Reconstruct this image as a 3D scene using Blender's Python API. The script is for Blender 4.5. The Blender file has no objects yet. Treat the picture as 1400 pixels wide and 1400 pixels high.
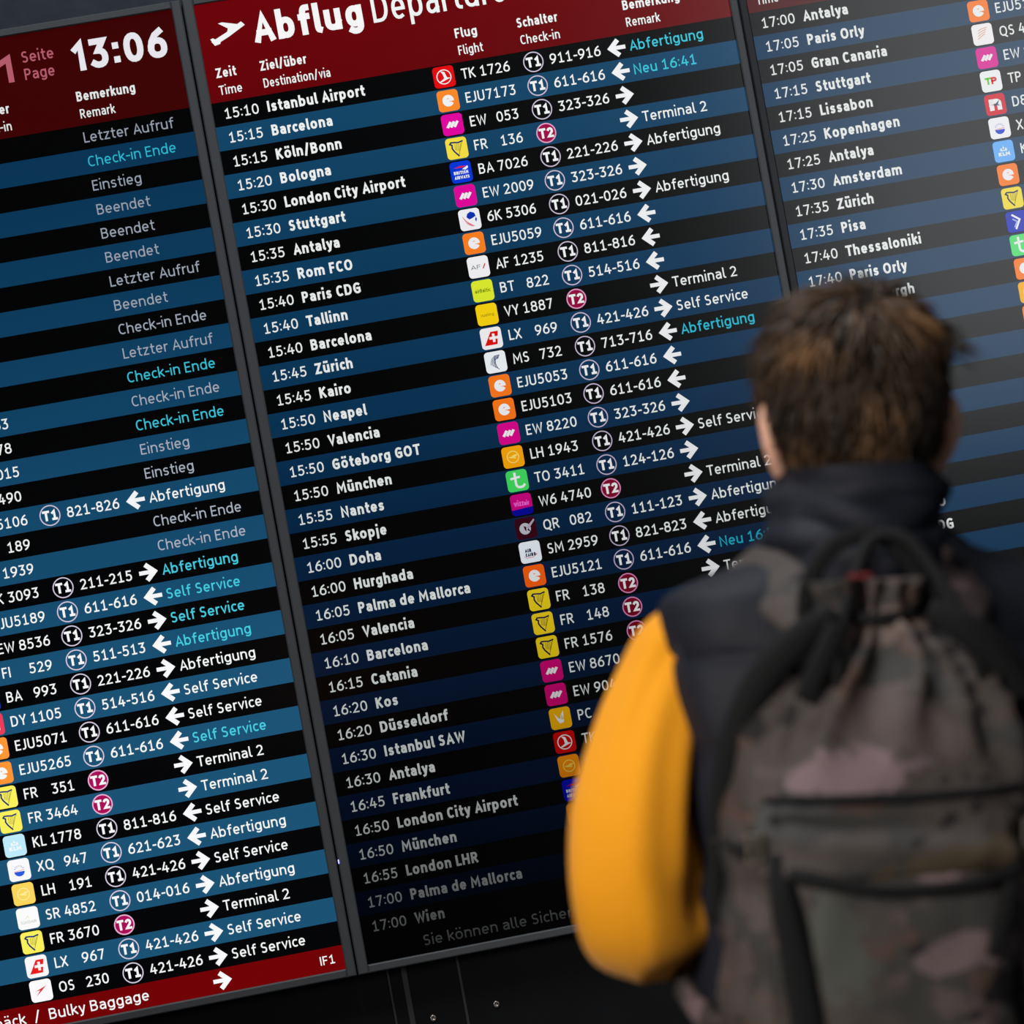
import bpy, math, random
import numpy as np
from mathutils import Vector, Matrix, noise
random.seed(7)
SC = bpy.context.scene
COL = SC.collection

# ------------------------------------------------------------------ camera
RHO = 0.0414                      # height of one timetable row in metres
CAM = Vector((-6.7377*RHO, -150.631*RHO, 1.60))
Z0 = 1.60 + 18.709*RHO            # height of the underside of the header bands
_a, _b, _c = -0.105627, 0.00018, -0.17977
def _rot(a, b, c):
    ca, sa, cb, sb, cc, sc = math.cos(a), math.sin(a), math.cos(b), math.sin(b), math.cos(c), math.sin(c)
    Ry = np.array([[ca,0,sa],[0,1,0],[-sa,0,ca]]); Rx = np.array([[1,0,0],[0,cb,-sb],[0,sb,cb]])
    return np.array([[cc,-sc,0],[sc,cc,0],[0,0,1]]) @ Rx @ Ry
_R = _rot(_a, _b, _c)
_w = lambda v: Vector((v[0], v[2], -v[1]))
_x, _y, _z = _w(_R[0]), -_w(_R[1]), -_w(_R[2])
cam_d = bpy.data.cameras.new('camera'); cam = bpy.data.objects.new('camera', cam_d); COL.objects.link(cam)
cam.matrix_world = Matrix(((_x.x,_y.x,_z.x,CAM.x),(_x.y,_y.y,_z.y,CAM.y),(_x.z,_y.z,_z.z,CAM.z),(0,0,0,1)))
cam_d.sensor_width = 36; cam_d.lens = 5000/1400*36; cam_d.clip_end = 60; cam_d.clip_start = .05
cam_d.dof.use_dof = True; cam_d.dof.focus_distance = 6.22; cam_d.dof.aperture_fstop = 6.2
SC.camera = cam
# ------------------------------------------------------------------ world, lights, exposure
wd = bpy.data.worlds.new('hall_light'); SC.world = wd; wd.use_nodes = True
wd.node_tree.nodes['Background'].inputs[0].default_value = (.75, .85, 1, 1)
wd.node_tree.nodes['Background'].inputs[1].default_value = .025
def area(name, loc, target, sx, sy, power, color):
    l = bpy.data.lights.new(name, 'AREA'); l.shape = 'RECTANGLE'; l.size = sx; l.size_y = sy
    l.energy = power; l.color = color
    o = bpy.data.objects.new(name, l); COL.objects.link(o); o.location = loc
    o.rotation_euler = (Vector(target)-Vector(loc)).to_track_quat('-Z', 'Y').to_euler()
    return o
area('window_light_left', (-2.7,-6.9,2.9), (0.2,-2.9,1.35), 1.3, 1.3, 8.8, (1,.96,.9)).data.spread = math.radians(32)
area('skylight_light', (0.0,-2.4,5.1), (.3,-2.3,1.5), 1.6, 1.0, 95, (.92,.96,1))
area('window_light_right', (3.75,-6.0,2.75), (1.6,0,2.1), 3.0, 2.2, 6, (.95,.98,1)).data.spread = math.radians(60)
SC.view_settings.view_transform = 'Standard'; SC.view_settings.look = 'None'
SC.view_settings.exposure = 0; SC.view_settings.gamma = 1; SC.view_settings.use_curve_mapping = False

# ------------------------------------------------------------------ helpers
def lin(c):
    return tuple(((x/255)/12.92 if x/255 <= .04045 else ((x/255+.055)/1.055)**2.4) for x in c)
def mat(name, color, rough=.6, spec=.5, metal=0, bump=None, var=None):
    m = bpy.data.materials.new(name); m.use_nodes = True; nt = m.node_tree; b = nt.nodes['Principled BSDF']
    b.inputs['Base Color'].default_value = (*color, 1); b.inputs['Roughness'].default_value = rough
    b.inputs['Specular IOR Level'].default_value = spec; b.inputs['Metallic'].default_value = metal
    if bump or var:
        tc = nt.nodes.new('ShaderNodeTexCoord'); n = nt.nodes.new('ShaderNodeTexNoise')
        n.inputs['Scale'].default_value = (bump or var)[0]; n.inputs['Detail'].default_value = 6
        nt.links.new(tc.outputs['Object'], n.inputs['Vector'])
        if bump:
            bp = nt.nodes.new('ShaderNodeBump'); bp.inputs['Strength'].default_value = bump[1]; bp.inputs['Distance'].default_value = .004
            nt.links.new(n.outputs['Fac'], bp.inputs['Height']); nt.links.new(bp.outputs['Normal'], b.inputs['Normal'])
        if var:
            r = nt.nodes.new('ShaderNodeValToRGB'); f = var[1]
            r.color_ramp.elements[0].position = .35; r.color_ramp.elements[1].position = .65
            r.color_ramp.elements[0].color = (*[c*(1-f) for c in color], 1); r.color_ramp.elements[1].color = (*[min(1, c*(1+f)) for c in color], 1)
            nt.links.new(n.outputs['Fac'], r.inputs['Fac']); nt.links.new(r.outputs['Color'], b.inputs['Base Color'])
    return m
def link(o, parent=None, loc=None):
    COL.objects.link(o)
    if parent: o.parent = parent
    if loc is not None: o.location = loc
    return o
def mesh_obj(name, verts, faces, m, parent=None, loc=None, smooth=False, cols=None):
    me = bpy.data.meshes.new(name); me.from_pydata(verts, [], faces); me.validate()
    if isinstance(m, (list, tuple)):
        for q in m: me.materials.append(q)
    else: me.materials.append(m)
    if cols is not None:
        at = me.color_attributes.new('col', 'FLOAT_COLOR', 'POINT')
        at.data.foreach_set('color', np.array([(*c, 1) for c in cols], dtype=np.float32).ravel())
    if smooth: me.polygons.foreach_set('use_smooth', [True]*len(me.polygons))
    me.update()
    return link(bpy.data.objects.new(name, me), parent, loc)
def empty(name, loc, label=None, cat=None, group=None):
    o = bpy.data.objects.new(name, None); o.empty_display_size = .1
    if label: o['label'] = label
    if cat: o['category'] = cat
    if group: o['group'] = group
    return link(o, None, loc)
class MB:
    def __init__(s): s.v, s.f, s.c = [], [], []
    def add(s, vs, fs, col=None):
        k = len(s.v); s.v += [tuple(p) for p in vs]; s.f += [tuple(i+k for i in f) for f in fs]
        if col is not None: s.c += [col]*len(vs)
    def box(s, x0, x1, y0, y1, z0, z1, b=0):
        if b <= 0:
            vs = [(x,y,z) for x in (x0,x1) for y in (y0,y1) for z in (z0,z1)]
            s.add(vs, [(0,1,3,2),(4,6,7,5),(0,4,5,1),(2,3,7,6),(0,2,6,4),(1,5,7,3)])
        else:   # front (-y) edges chamfered
            b = min(b, (x1-x0)*.4, (z1-z0)*.4, (y1-y0)*.9)
            vs = [(x0,y1,z0),(x1,y1,z0),(x1,y1,z1),(x0,y1,z1),
                  (x0,y0+b,z0),(x1,y0+b,z0),(x1,y0+b,z1),(x0,y0+b,z1),
                  (x0+b,y0,z0+b),(x1-b,y0,z0+b),(x1-b,y0,z1-b),(x0+b,y0,z1-b)]
            fs = [(0,3,2,1)]
            for a in (0, 4):
                for i in range(4): fs.append((a+i, a+(i+1)%4, a+4+(i+1)%4, a+4+i))
            fs.append((8,9,10,11)); s.add(vs, fs)
    def build(s, name, m, parent=None, loc=None, smooth=False):
        return mesh_obj(name, s.v, s.f, m, parent, loc, smooth, s.c if s.c else None)

# ------------------------------------------------------------------ lettering (own stroke alphabet, condensed humanist)
def arc(cx, cy, rx, ry, a0, a1):
    n = max(3, int(abs(a1-a0)/18)); out = []
    for i in range(n+1):
        a = math.radians(a0+(a1-a0)*i/n); c, s_ = math.cos(a), math.sin(a)
        e = .88
        out.append((cx+rx*math.copysign(abs(c)**e, c), cy+ry*math.copysign(abs(s_)**e, s_)))
    return out
A = arc
def P_(*items):
    out = []
    for it in items:
        if isinstance(it, list): out += it
        else: out.append(it)
    res = [out[0]]
    for p in out[1:]:
        if math.hypot(p[0]-res[-1][0], p[1]-res[-1][1]) > 1e-4: res.append(p)
    return res
X = .74; T = 1.04
RING = A(.5,.37,.5,.37,0,360)
G = {
'0': (.60, [A(.5,.5,.5,.5,0,360)]), '1': (.50, [P_((.02,.80),(.52,1),(.52,0)), P_((.08,0),(1,0))]),
'2': (.56, [P_(A(.46,.71,.48,.29,150,-28),(0,0),(1,0))]), '3': (.56, [P_((.04,1),(.93,1),(.45,.60),A(.42,.30,.55,.30,80,-135))]),
'4': (.62, [P_((.46,1),(0,.27),(1,.27)), P_((.72,.58),(.72,0))]), '5': (.55, [P_((.90,1),(.14,1),(.10,.56),A(.40,.31,.57,.31,100,-135))]),
'6': (.60, [P_((.80,1),(.42,.86),(.12,.6),(.02,.33)), A(.5,.31,.5,.31,0,360)]), '7': (.56, [P_((0,1),(.98,1),(.34,0))]),
'8': (.60, [A(.5,.77,.43,.23,0,360), A(.5,.27,.5,.27,0,360)]), '9': (.60, [P_((.2,0),(.58,.14),(.88,.4),(.98,.67)), A(.5,.69,.5,.31,0,360)]),
'A': (.66, [P_((0,0),(.5,1),(1,0)), P_((.18,.28),(.82,.28))]), 'B': (.58, [P_((0,0),(0,1),(.45,1),A(.45,.77,.47,.23,90,-90),(0,.54)), P_((.5,.54),A(.5,.27,.5,.27,90,-90),(0,0))]),
'C': (.56, [A(.62,.5,.62,.5,62,298)]), 'D': (.64, [P_((0,0),(0,1),(.4,1),A(.4,.5,.6,.5,90,-90),(0,0))]),
'E': (.48, [P_((1,1),(0,1),(0,0),(1,0)), P_((0,.52),(.9,.52))]), 'F': (.46, [P_((1,1),(0,1),(0,0)), P_((0,.5),(.88,.5))]),
'G': (.62, [P_(A(.58,.5,.58,.5,58,300),(1,.1),(1,.48),(.6,.48))]), 'H': (.64, [[(0,0),(0,1)],[(1,0),(1,1)],[(0,.52),(1,.52)]]),
'I': (0, [[(0,0),(0,1)]]), 'J': (.34, [P_((1,1),(1,.25),A(.15,.25,.85,.25,0,-100))]), 'K': (.58, [[(0,0),(0,1)],[(.95,1),(.08,.5)],[(.25,.6),(1,0)]]),
'L': (.46, [P_((0,1),(0,0),(1,0))]), 'M': (.80, [P_((0,0),(.06,1),(.5,.3),(.94,1),(1,0))]), 'N': (.64, [P_((0,0),(0,1),(1,0),(1,1))]),
'O': (.70, [A(.5,.5,.5,.5,0,360)]), 'P': (.54, [P_((0,0),(0,1),(.5,1),A(.5,.73,.5,.27,90,-90),(0,.46))]), 'Q': (.72, [A(.5,.5,.5,.5,0,360),[(.55,.05),(1,-.17)]]),
'R': (.58, [P_((0,0),(0,1),(.5,1),A(.5,.74,.45,.26,90,-90),(0,.48)),[(.45,.48),(1,0)]]), 'S': (.52, [P_(A(.52,.76,.48,.24,55,255),(.6,.5),A(.46,.26,.5,.26,70,-130))]),
'T': (.60, [[(0,1),(1,1)],[(.5,1),(.5,0)]]), 'U': (.62, [P_((0,1),(0,.3),A(.5,.3,.5,.3,180,360),(1,1))]), 'V': (.64, [P_((0,1),(.5,0),(1,1))]),
'W': (.92, [P_((0,1),(.24,0),(.5,.9),(.76,0),(1,1))]), 'X': (.60, [[(0,1),(1,0)],[(1,1),(0,0)]]), 'Y': (.60, [P_((0,1),(.5,.42),(1,1)),[(.5,.42),(.5,0)]]), 'Z': (.56, [P_((0,1),(1,1),(0,0),(1,0))]),
'a': (.50, [P_((.10,.70),A(.5,.50,.5,.24,115,0),(1,0)), P_((1,.42),(.5,.42),A(.42,.21,.42,.21,90,270),(.6,.02),(1,.16))]),
'b': (.56, [[(0,T),(0,0)], RING]), 'c': (.46, [A(.62,.37,.62,.37,62,298)]), 'd': (.56, [[(1,T),(1,0)], RING]),
'e': (.54, [P_((.02,.36),(1,.36),A(.5,.37,.5,.37,2,300))]), 'f': (.40, [P_((1,T),A(.78,.82,.44,.22,90,180),(.34,0)), [(0,X),(.92,X)]]),
'g': (.55, [RING, P_((1,X),(1,-.03),A(.5,-.03,.5,.22,0,-130))]), 'h': (.54, [[(0,T),(0,0)], P_((0,.45),A(.5,.48,.5,.26,160,0),(1,0))]),
'i': (0, [[(0,X),(0,0)],[(0,1.10),(0,1.095)]]), 'j': (.2, [P_((1,X),(1,0),(0,-.24)),[(1,1.10),(1,1.095)]]), 'k': (.50, [[(0,T),(0,0)],[(.92,X),(.08,.34)],[(.3,.44),(1,0)]]),
'l': (.24, [P_((0,T),(0,.2),A(1,.2,1,.2,180,270))]), 'm': (.88, [[(0,X),(0,0)], P_((0,.45),A(.25,.5,.25,.24,160,0),(.5,0)), P_((.5,.45),A(.75,.5,.25,.24,160,0),(1,0))]),
'n': (.54, [[(0,X),(0,0)], P_((0,.45),A(.5,.48,.5,.26,160,0),(1,0))]), 'o': (.58, [RING]), 'p': (.56, [[(0,X),(0,-.26)], RING]), 'q': (.56, [[(1,X),(1,-.26)], RING]),
'r': (.34, [[(0,X),(0,0)], P_((0,.42),A(.95,.42,.95,.32,165,88))]), 's': (.46, [P_(A(.52,.56,.48,.18,50,260),A(.46,.19,.5,.19,75,-130))]),
't': (.38, [P_((.34,.98),(.34,.2),A(.9,.2,.56,.2,180,270)),[(0,X),(.95,X)]]), 'u': (.54, [P_((0,X),(0,.26),A(.5,.26,.5,.26,180,350)),[(1,X),(1,0)]]),
'v': (.52, [P_((0,X),(.5,0),(1,X))]), 'w': (.80, [P_((0,X),(.25,0),(.5,.66),(.75,0),(1,X))]), 'x': (.50, [[(0,X),(1,0)],[(1,X),(0,0)]]),
'y': (.52, [[(0,X),(.5,0)], P_((1,X),(.44,-.2),(.12,-.26))]), 'z': (.46, [P_((0,X),(1,X),(0,0),(1,0))]),
':': (0, [[(0,.70),(0,.695)],[(0,.1),(0,.095)]]), '-': (.34, [[(0,.42),(1,.42)]]), '/': (.42, [[(0,-.12),(1,1.1)]]), '.': (0, [[(0,.03),(0,.02)]])}
G['!'] = (.36, [P_((.02,.80),(.98,1),(.98,0))])
for a_, b_ in (('ä','a'),('ö','o'),('ü','u')):
    G[a_] = (G[b_][0], G[b_][1]+[[(.20,1.08),(.20,1.075)],[(.80,1.08),(.80,1.075)]])
def ymap(y, hw, lower):
    if not lower: return hw+y*(1-2*hw)
    pts = [(-.26,-.26+hw),(0,hw),(X,X-hw),(T,T-hw)]
    for (a,b),(c,d) in zip(pts, pts[1:]):
        if y <= c or c == T: return b+(y-a)/(c-a)*(d-b)
def stroke(pts, hw):
    """flat ribbon with mitred joins and square caps"""
    n = len(pts); closed = n > 3 and math.hypot(pts[0][0]-pts[-1][0], pts[0][1]-pts[-1][1]) < 1e-3
    if closed: pts = pts[:-1]; n -= 1
    def d(a, b):
        l = math.hypot(b[0]-a[0], b[1]-a[1]) or 1e-9; return ((b[0]-a[0])/l, (b[1]-a[1])/l)
    L, R = [], []
    for i in range(n):
        p = pts[i]
        d0 = d(pts[i-1], p) if (i > 0 or closed) else None
        d1 = d(p, pts[(i+1) % n]) if (i < n-1 or closed) else None
        if d0 is None: p = (p[0]-d1[0]*hw, p[1]-d1[1]*hw); d0 = d1
        if d1 is None: p = (p[0]+d0[0]*hw, p[1]+d0[1]*hw); d1 = d0
        m = (-(d0[1]+d1[1]), d0[0]+d1[0]); ml = math.hypot(*m)
        if ml < 1e-6: m = (-d0[1], d0[0]); k = 1
        else:
            m = (m[0]/ml, m[1]/ml); k = 1/max(.5, m[0]*-d0[1]+m[1]*d0[0])
        L.append((p[0]+m[0]*hw*k, p[1]+m[1]*hw*k)); R.append((p[0]-m[0]*hw*k, p[1]-m[1]*hw*k))
    vs = L+R; fs = [(i, (i+1) % n, n+(i+1) % n, n+i) for i in range(n if closed else n-1)]
    return vs, fs
def layout(s, xs, hw, tab=True):
    """glyph strips for a string with cap height 1; returns verts, faces, width"""
    x = 0; V, F = [], []; last = 0
    for ch in s:
        if ch == ' ': x += .30*xs; continue
        w, st = G[ch]; lower = ch.islower()
        W_ = w*xs if w*xs > 2*hw else 2*hw
        off = 0
        if ch.isdigit():
            off = max(0, (.60*xs-W_)/2); adv = max(.60*xs, W_)+.13*xs
        else: adv = W_+(.15 if ch not in 'rftlLkcvwyTVYAW-' else .10)*xs
        for pl in st:
            pts = [(x+off+(hw+px*(W_-2*hw) if w > 0 else W_/2), ymap(py, hw, lower)) for px, py in pl]
            vs, fs = stroke(pts, hw); k = len(V); V += vs; F += [tuple(i+k for i in f) for f in fs]
        last = x+off+W_; x += adv
    return V, F, last
def fit(ref, width, hw):
    lo, hi = .3, 3
    for _ in range(30):
        mid = (lo+hi)/2
        if layout(ref, mid, hw)[2] > width: hi = mid
        else: lo = mid
    return lo

# ------------------------------------------------------------------ materials
def screen_mat(name, ks, gs):
    """LCD panel: picture colour per vertex, panel falloff by height (u = rows below header)"""
    m = bpy.data.materials.new(name); m.use_nodes = True; nt = m.node_tree; b = nt.nodes['Principled BSDF']
    b.inputs['Base Color'].default_value = (0,0,0,1); b.inputs['Roughness'].default_value = .19
    b.inputs['Specular IOR Level'].default_value = .5
    at = nt.nodes.new('ShaderNodeAttribute'); at.attribute_name = 'col'
    ge = nt.nodes.new('ShaderNodeNewGeometry'); sp = nt.nodes.new('ShaderNodeSeparateXYZ'); nt.links.new(ge.outputs['Position'], sp.inputs[0])
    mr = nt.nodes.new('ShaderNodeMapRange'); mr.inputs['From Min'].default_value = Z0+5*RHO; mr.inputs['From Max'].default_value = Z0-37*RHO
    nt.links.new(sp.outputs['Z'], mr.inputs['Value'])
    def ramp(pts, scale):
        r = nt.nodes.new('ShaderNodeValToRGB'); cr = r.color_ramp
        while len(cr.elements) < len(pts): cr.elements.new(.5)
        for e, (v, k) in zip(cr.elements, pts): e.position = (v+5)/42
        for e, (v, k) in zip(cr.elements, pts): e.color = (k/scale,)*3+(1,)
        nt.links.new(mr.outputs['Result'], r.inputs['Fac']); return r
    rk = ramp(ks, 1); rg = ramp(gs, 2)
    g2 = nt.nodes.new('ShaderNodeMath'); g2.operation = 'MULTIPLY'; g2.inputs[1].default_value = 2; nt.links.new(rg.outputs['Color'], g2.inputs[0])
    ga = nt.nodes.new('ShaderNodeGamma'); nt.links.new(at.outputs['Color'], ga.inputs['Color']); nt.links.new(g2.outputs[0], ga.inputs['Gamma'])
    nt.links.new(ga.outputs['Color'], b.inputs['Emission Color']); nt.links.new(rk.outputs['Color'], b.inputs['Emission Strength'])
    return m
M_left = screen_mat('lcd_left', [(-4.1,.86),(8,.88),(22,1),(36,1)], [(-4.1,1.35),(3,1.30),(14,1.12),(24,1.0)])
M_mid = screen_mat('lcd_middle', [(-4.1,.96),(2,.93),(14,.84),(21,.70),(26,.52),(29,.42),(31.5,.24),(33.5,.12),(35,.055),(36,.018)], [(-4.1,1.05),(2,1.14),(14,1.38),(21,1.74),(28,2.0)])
M_right = screen_mat('lcd_right', [(-4.1,.80),(12,.84),(30,.7)], [(-4.1,1.25),(14,1.25),(30,1.4)])
M_bezel = mat('bezel_metal', (.10,.105,.112), .5, .5, .2, bump=(900,.1))
M_bezel_dark = mat('bezel_dark', (.028,.031,.036), .42, .5, .2, bump=(900,.1))
M_house = mat('housing_black', (.01,.01,.011), .6)
M_wall = mat('wall_dark', (.045,.055,.07), .75, .3, var=(30,.12))
M_clad = mat('cladding_black', (.0055,.0058,.0068), .7, .2, var=(14,.12))
M_seam = mat('seam_profile', (.045,.045,.045), .5, .5)
M_screw = mat('screw_steel', (.55,.47,.42), .3, .5, 1)
M_led = bpy.data.materials.new('led'); M_led.use_nodes = True
_b = M_led.node_tree.nodes['Principled BSDF']; _b.inputs['Emission Color'].default_value = (.25,.28,1,1); _b.inputs['Emission Strength'].default_value = 2.2

# ------------------------------------------------------------------ room
WR = 22.04; HR = 40.1
def structure(o): o['kind'] = 'structure'; return o
mb = MB(); mb.box(-7,7,.115,.25,0,4.6); structure(mb.build('wall_back', M_wall))
mb = MB(); mb.box(-7,7,-9,.25,-.1,0); structure(mb.build('floor', mat('floor_stone', (.10,.10,.105), .35, .5, var=(6,.25))))
# black cladding panels under the displays, with seam profiles and screws
clad = empty('wall_cladding', (0,.10,0), 'black wall cladding panels with thin seams and screws below the departure displays', 'wall panel')
ztop = Z0-36.6*RHO
edges = [-60,-38,-21.5,.80,1.44,3.74,24.4,26.6,47,62]
for i in range(len(edges)-1):
    a, b = edges[i]*RHO, edges[i+1]*RHO
    mb = MB(); mb.box(a+.0015,b-.0015,-.055,.014,.0,ztop+.02,.0016); mb.build('panel', M_clad, clad)
for u, w in ((.80,.0022),(1.47,.005),(3.74,.0026),(24.4,.0026),(26.6,.005)):
    mb = MB(); mb.box(u*RHO-w,u*RHO+w,-.0575,-.05,.0,ztop+.02,.0008); mb.build('seam_strip', M_seam, clad)
for u, v in ((5.02,38.76),(2.33,38.82),(25.5,38.8),(-.4,40.8),(5.05,46.2),(2.35,46.2)):
    mb = MB(); n = 20; r = .0062
    prof = [(r,0),(r,-.0016),(r*.82,-.0030),(r*.34,-.0032),(r*.30,-.0014)]
    vs = [(q*math.cos(6.2832*i/n), y, q*math.sin(6.2832*i/n)) for q, y in prof for i in range(n)]
    fs = [(k*n+i,k*n+(i+1)%n,(k+1)*n+(i+1)%n,(k+1)*n+i) for k in range(4) for i in range(n)]+[tuple(range(4*n,5*n))]
    mb.add(vs, fs); mb.build('screw', M_screw, clad, (u*RHO,-.055,Z0-v*RHO), True)
# ------------------------------------------------------------------ airline marks: flat pictures on the screen
WHITE = (.93,.94,.95)
def rounded(x0, y0, x1, y1, r, n=5):
    out = []
    for cx, cy, a in ((x1-r,y1-r,0),(x0+r,y1-r,90),(x0+r,y0+r,180),(x1-r,y0+r,270)):
        for i in range(n+1):
            t = math.radians(a+90*i/n); out.append((cx+r*math.cos(t), cy+r*math.sin(t)))
    return out
def disc(cx, cy, rx, ry=None, n=20): ry = ry or rx; return [(cx+rx*math.cos(6.2832*i/n), cy+ry*math.sin(6.2832*i/n)) for i in range(n)]
class Tile:
    def __init__(s): s.v, s.f, s.c = [], [], []
    def poly(s, pts, col, lay):
        k = len(s.v); s.v += [(p[0], -lay*.00035, p[1]) for p in pts]; s.f.append(tuple(range(k, k+len(pts)))); s.c += [col]*len(pts)
    def line(s, pts, hw, col, lay):
        vs, fs = stroke(pts, hw); k = len(s.v); s.v += [(p[0], -lay*.00035, p[1]) for p in vs]; s.f += [tuple(i+k for i in f) for f in fs]; s.c += [col]*len(vs)
    def text(s, t, x, y, h, col, lay, xs=1, hw=.09, width=None):
        if width: xs = fit(t, width/h, hw)
        V, F, w = layout(t, xs, hw); k = len(s.v); s.v += [(x+p[0]*h, -lay*.00035, y+p[1]*h) for p in V]; s.f += [tuple(i+k for i in f) for f in F]; s.c += [col]*len(V)
def ring(cx, cy, r, n=28): return [(cx+r*math.cos(6.2832*i/n), cy+r*math.sin(6.2832*i/n)) for i in range(n+1)]
def tile_mark(code):
    t = Tile(); R_ = rounded(0,0,1,1,.17)
    navy = lin((25,45,120))
    bg = {'TK':(232,8,20),'E':(255,150,50),'EW':(232,0,172),'FR':(250,232,80),'BA':(0,72,225),'6K':(248,248,252),'AF':(250,250,252),'BT':(232,244,70),'VY':(255,224,28),
          'LX':(250,248,250),'MS':(246,250,253),'LH':(255,196,10),'LH2':(250,214,92),'TO':(110,235,140),'W6':(224,0,170),'QR':(105,0,62),'SM':(246,250,255),'PC':(250,215,20),'QS':(252,250,250),
          'TP':(248,250,250),'D8':(225,48,72),'XQ':(250,250,254),'KL':(130,195,255),'KL2':(190,235,252),'A3':(42,72,200),'SR':(252,252,252),'OS':(252,250,252),'DY':(235,60,90),'LY':(250,240,90)}[code]
    t.poly(R_, lin(bg), 0); W = WHITE
    if code == 'TK':
        t.line(ring(.5,.5,.33), .022, W, 1)
        t.poly([(.22,.26),(.50,.42),(.47,.62),(.36,.80),(.56,.72),(.64,.46),(.80,.42),(.62,.36),(.40,.28)], W, 1)
    elif code == 'E':
        t.poly(disc(.5,.5,.275,n=26), W, 1)
        t.poly([(.50,.465),(.82,.475),(.82,.34),(.74,.36),(.66,.425)], lin(bg), 2); t.poly([(.44,.57),(.50,.625),(.56,.575)], lin(bg), 2)
    elif code == 'EW':
        for i in range(3):
            x = .19+i*.165; t.poly([(x,.40),(x+.105,.34),(x+.29,.60),(x+.185,.66)], W, 1)
    elif code in ('FR','LY'):
        t.line([(.20,.72),(.30,.66),(.28,.52),(.36,.36),(.54,.14)], .035, navy, 1); t.line([(.20,.72),(.26,.79),(.42,.78),(.60,.75),(.80,.80)], .034, navy, 1)
        for i in range(4): t.line([(.44+.09*i,.70),(.43+.055*i,.42-.02*i)], .011, lin((150,140,60)), 1)
        t.line([(.80,.78),(.56,.20)], .013, lin((150,140,60)), 1)
    elif code == 'BA':
        t.poly([(.18,.70),(.45,.78),(.80,.76),(.62,.70)], lin((225,40,70)), 1); t.poly([(.56,.62),(.84,.76),(.86,.66),(.72,.58)], W, 2)
        t.text('BRITISH', .15, .40, .15, W, 1, hw=.12, width=.68); t.text('AIRWAYS', .15, .18, .15, W, 1, hw=.12, width=.70)
    elif code == '6K':
        t.poly([(.42,.78),(.58,.86),(.76,.78),(.80,.62),(.62,.54),(.48,.50),(.36,.62)], lin((20,70,190)), 1); t.poly([(.80,.58),(.84,.48),(.78,.34),(.74,.46)], lin((30,80,190)), 1)
        for i in range(6): t.line([(.18+.03*i,.66-.07*i),(.34+.045*i,.42-.05*i),(.62+.01*i,.20-.005*i)], .010, lin((235,120,130)), 1)
    elif code == 'AF':
        t.text('AF', .14, .40, .20, lin((40,60,70)), 1, hw=.06, width=.46); t.poly([(.68,.40),(.74,.40),(.86,.62),(.80,.62)], lin((230,30,40)), 1)
    elif code == 'BT': t.text('airBaltic', .13, .42, .17, lin((90,110,30)), 1, hw=.07, width=.74)
    elif code == 'VY': t.text('vueling', .20, .42, .14, lin((150,130,30)), 1, hw=.06, width=.62)
    elif code == 'LX':
        r = lin((235,28,30)); t.poly([(.14,.18),(.50,.80),(.86,.80),(.74,.18)], r, 1); t.poly([(.40,.44),(.82,.44),(.82,.56),(.40,.56)], W, 2); t.poly([(.55,.30),(.67,.30),(.67,.70),(.55,.70)], W, 2)
    elif code == 'MS':
        for i in range(5):
            t.line([(.72-.02*i,.80-.035*i),(.50,.79-.045*i),(.34+.035*i,.66-.055*i),(.27+.065*i,.46-.055*i),(.27+.085*i,.38-.06*i)], .014, lin((60,85,130)), 1)
    elif code in ('LH','LH2'):
        c = lin((255,236,150)); t.line(ring(.5,.5,.27), .022, c, 1); t.poly([(.24,.50),(.46,.44),(.60,.48),(.76,.60),(.56,.60),(.46,.54)], c, 1); t.poly([(.46,.46),(.60,.40),(.66,.46)], c, 1)
    elif code == 'TO': t.line(P_((.42,.84),(.42,.36),A(.62,.36,.20,.18,180,330)), .055, W, 1); t.line([(.24,.62),(.60,.66)], .05, W, 1)
    elif code == 'W6':
        b = lin((20,30,190)); t.poly([(.0,.17)]+[p for p in rounded(0,0,1,1,.17)[12:24]]+[(1,.17),(1,.34),(0,.28)], b, 1)
        t.text('wizz', .14, .44, .26, lin((250,150,235)), 2, hw=.09, width=.46); t.text('air', .62, .44, .22, lin((250,150,235)), 2, hw=.09, width=.24)
    elif code == 'QR':
        t.poly(disc(.46,.48,.27), lin((215,215,222)), 1); t.poly([(.50,.52),(.92,.88),(.96,.82),(.64,.46)], lin((205,200,215)), 2); t.poly([(.40,.62),(.52,.56),(.50,.34),(.44,.42)], lin((95,20,65)), 2)
        t.poly([(.60,.50),(.72,.28),(.56,.40)], lin((105,0,62)), 2)
    elif code == 'SM':
        t.text('AIR', .26, .50, .16, navy, 1, hw=.14, width=.30); t.text('CAIRO', .26, .30, .16, navy, 1, hw=.14, width=.48); t.line([(.2,.32),(.3,.24),(.6,.24),(.80,.36),(.70,.42)], .012, lin((230,140,60)), 1)
    elif code == 'PC':
        t.poly([(.22,.78),(.34,.44),(.44,.26),(.62,.30),(.66,.42),(.52,.44),(.40,.52)], W, 1); t.poly([(.50,.42),(.52,.62),(.68,.86),(.66,.60),(.60,.44)], W, 1); t.line([(.56,.44),(.58,.62)], .012, lin((150,130,150)), 2)
    elif code == 'QS':
        for i in range(4): t.line([(.26+.02*i,.30+.13*i),(.44,.42+.11*i),(.74-.05*(3-i),.50+.10*i)], .018, lin((235,185,150)), 1)
    elif code == 'TP': t.text('T', .20, .34, .34, lin((120,215,90)), 1, hw=.13, width=.30); t.text('P', .50, .34, .34, lin((225,60,60)), 1, hw=.14, width=.28)
    elif code in ('D8','DY'):
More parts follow.
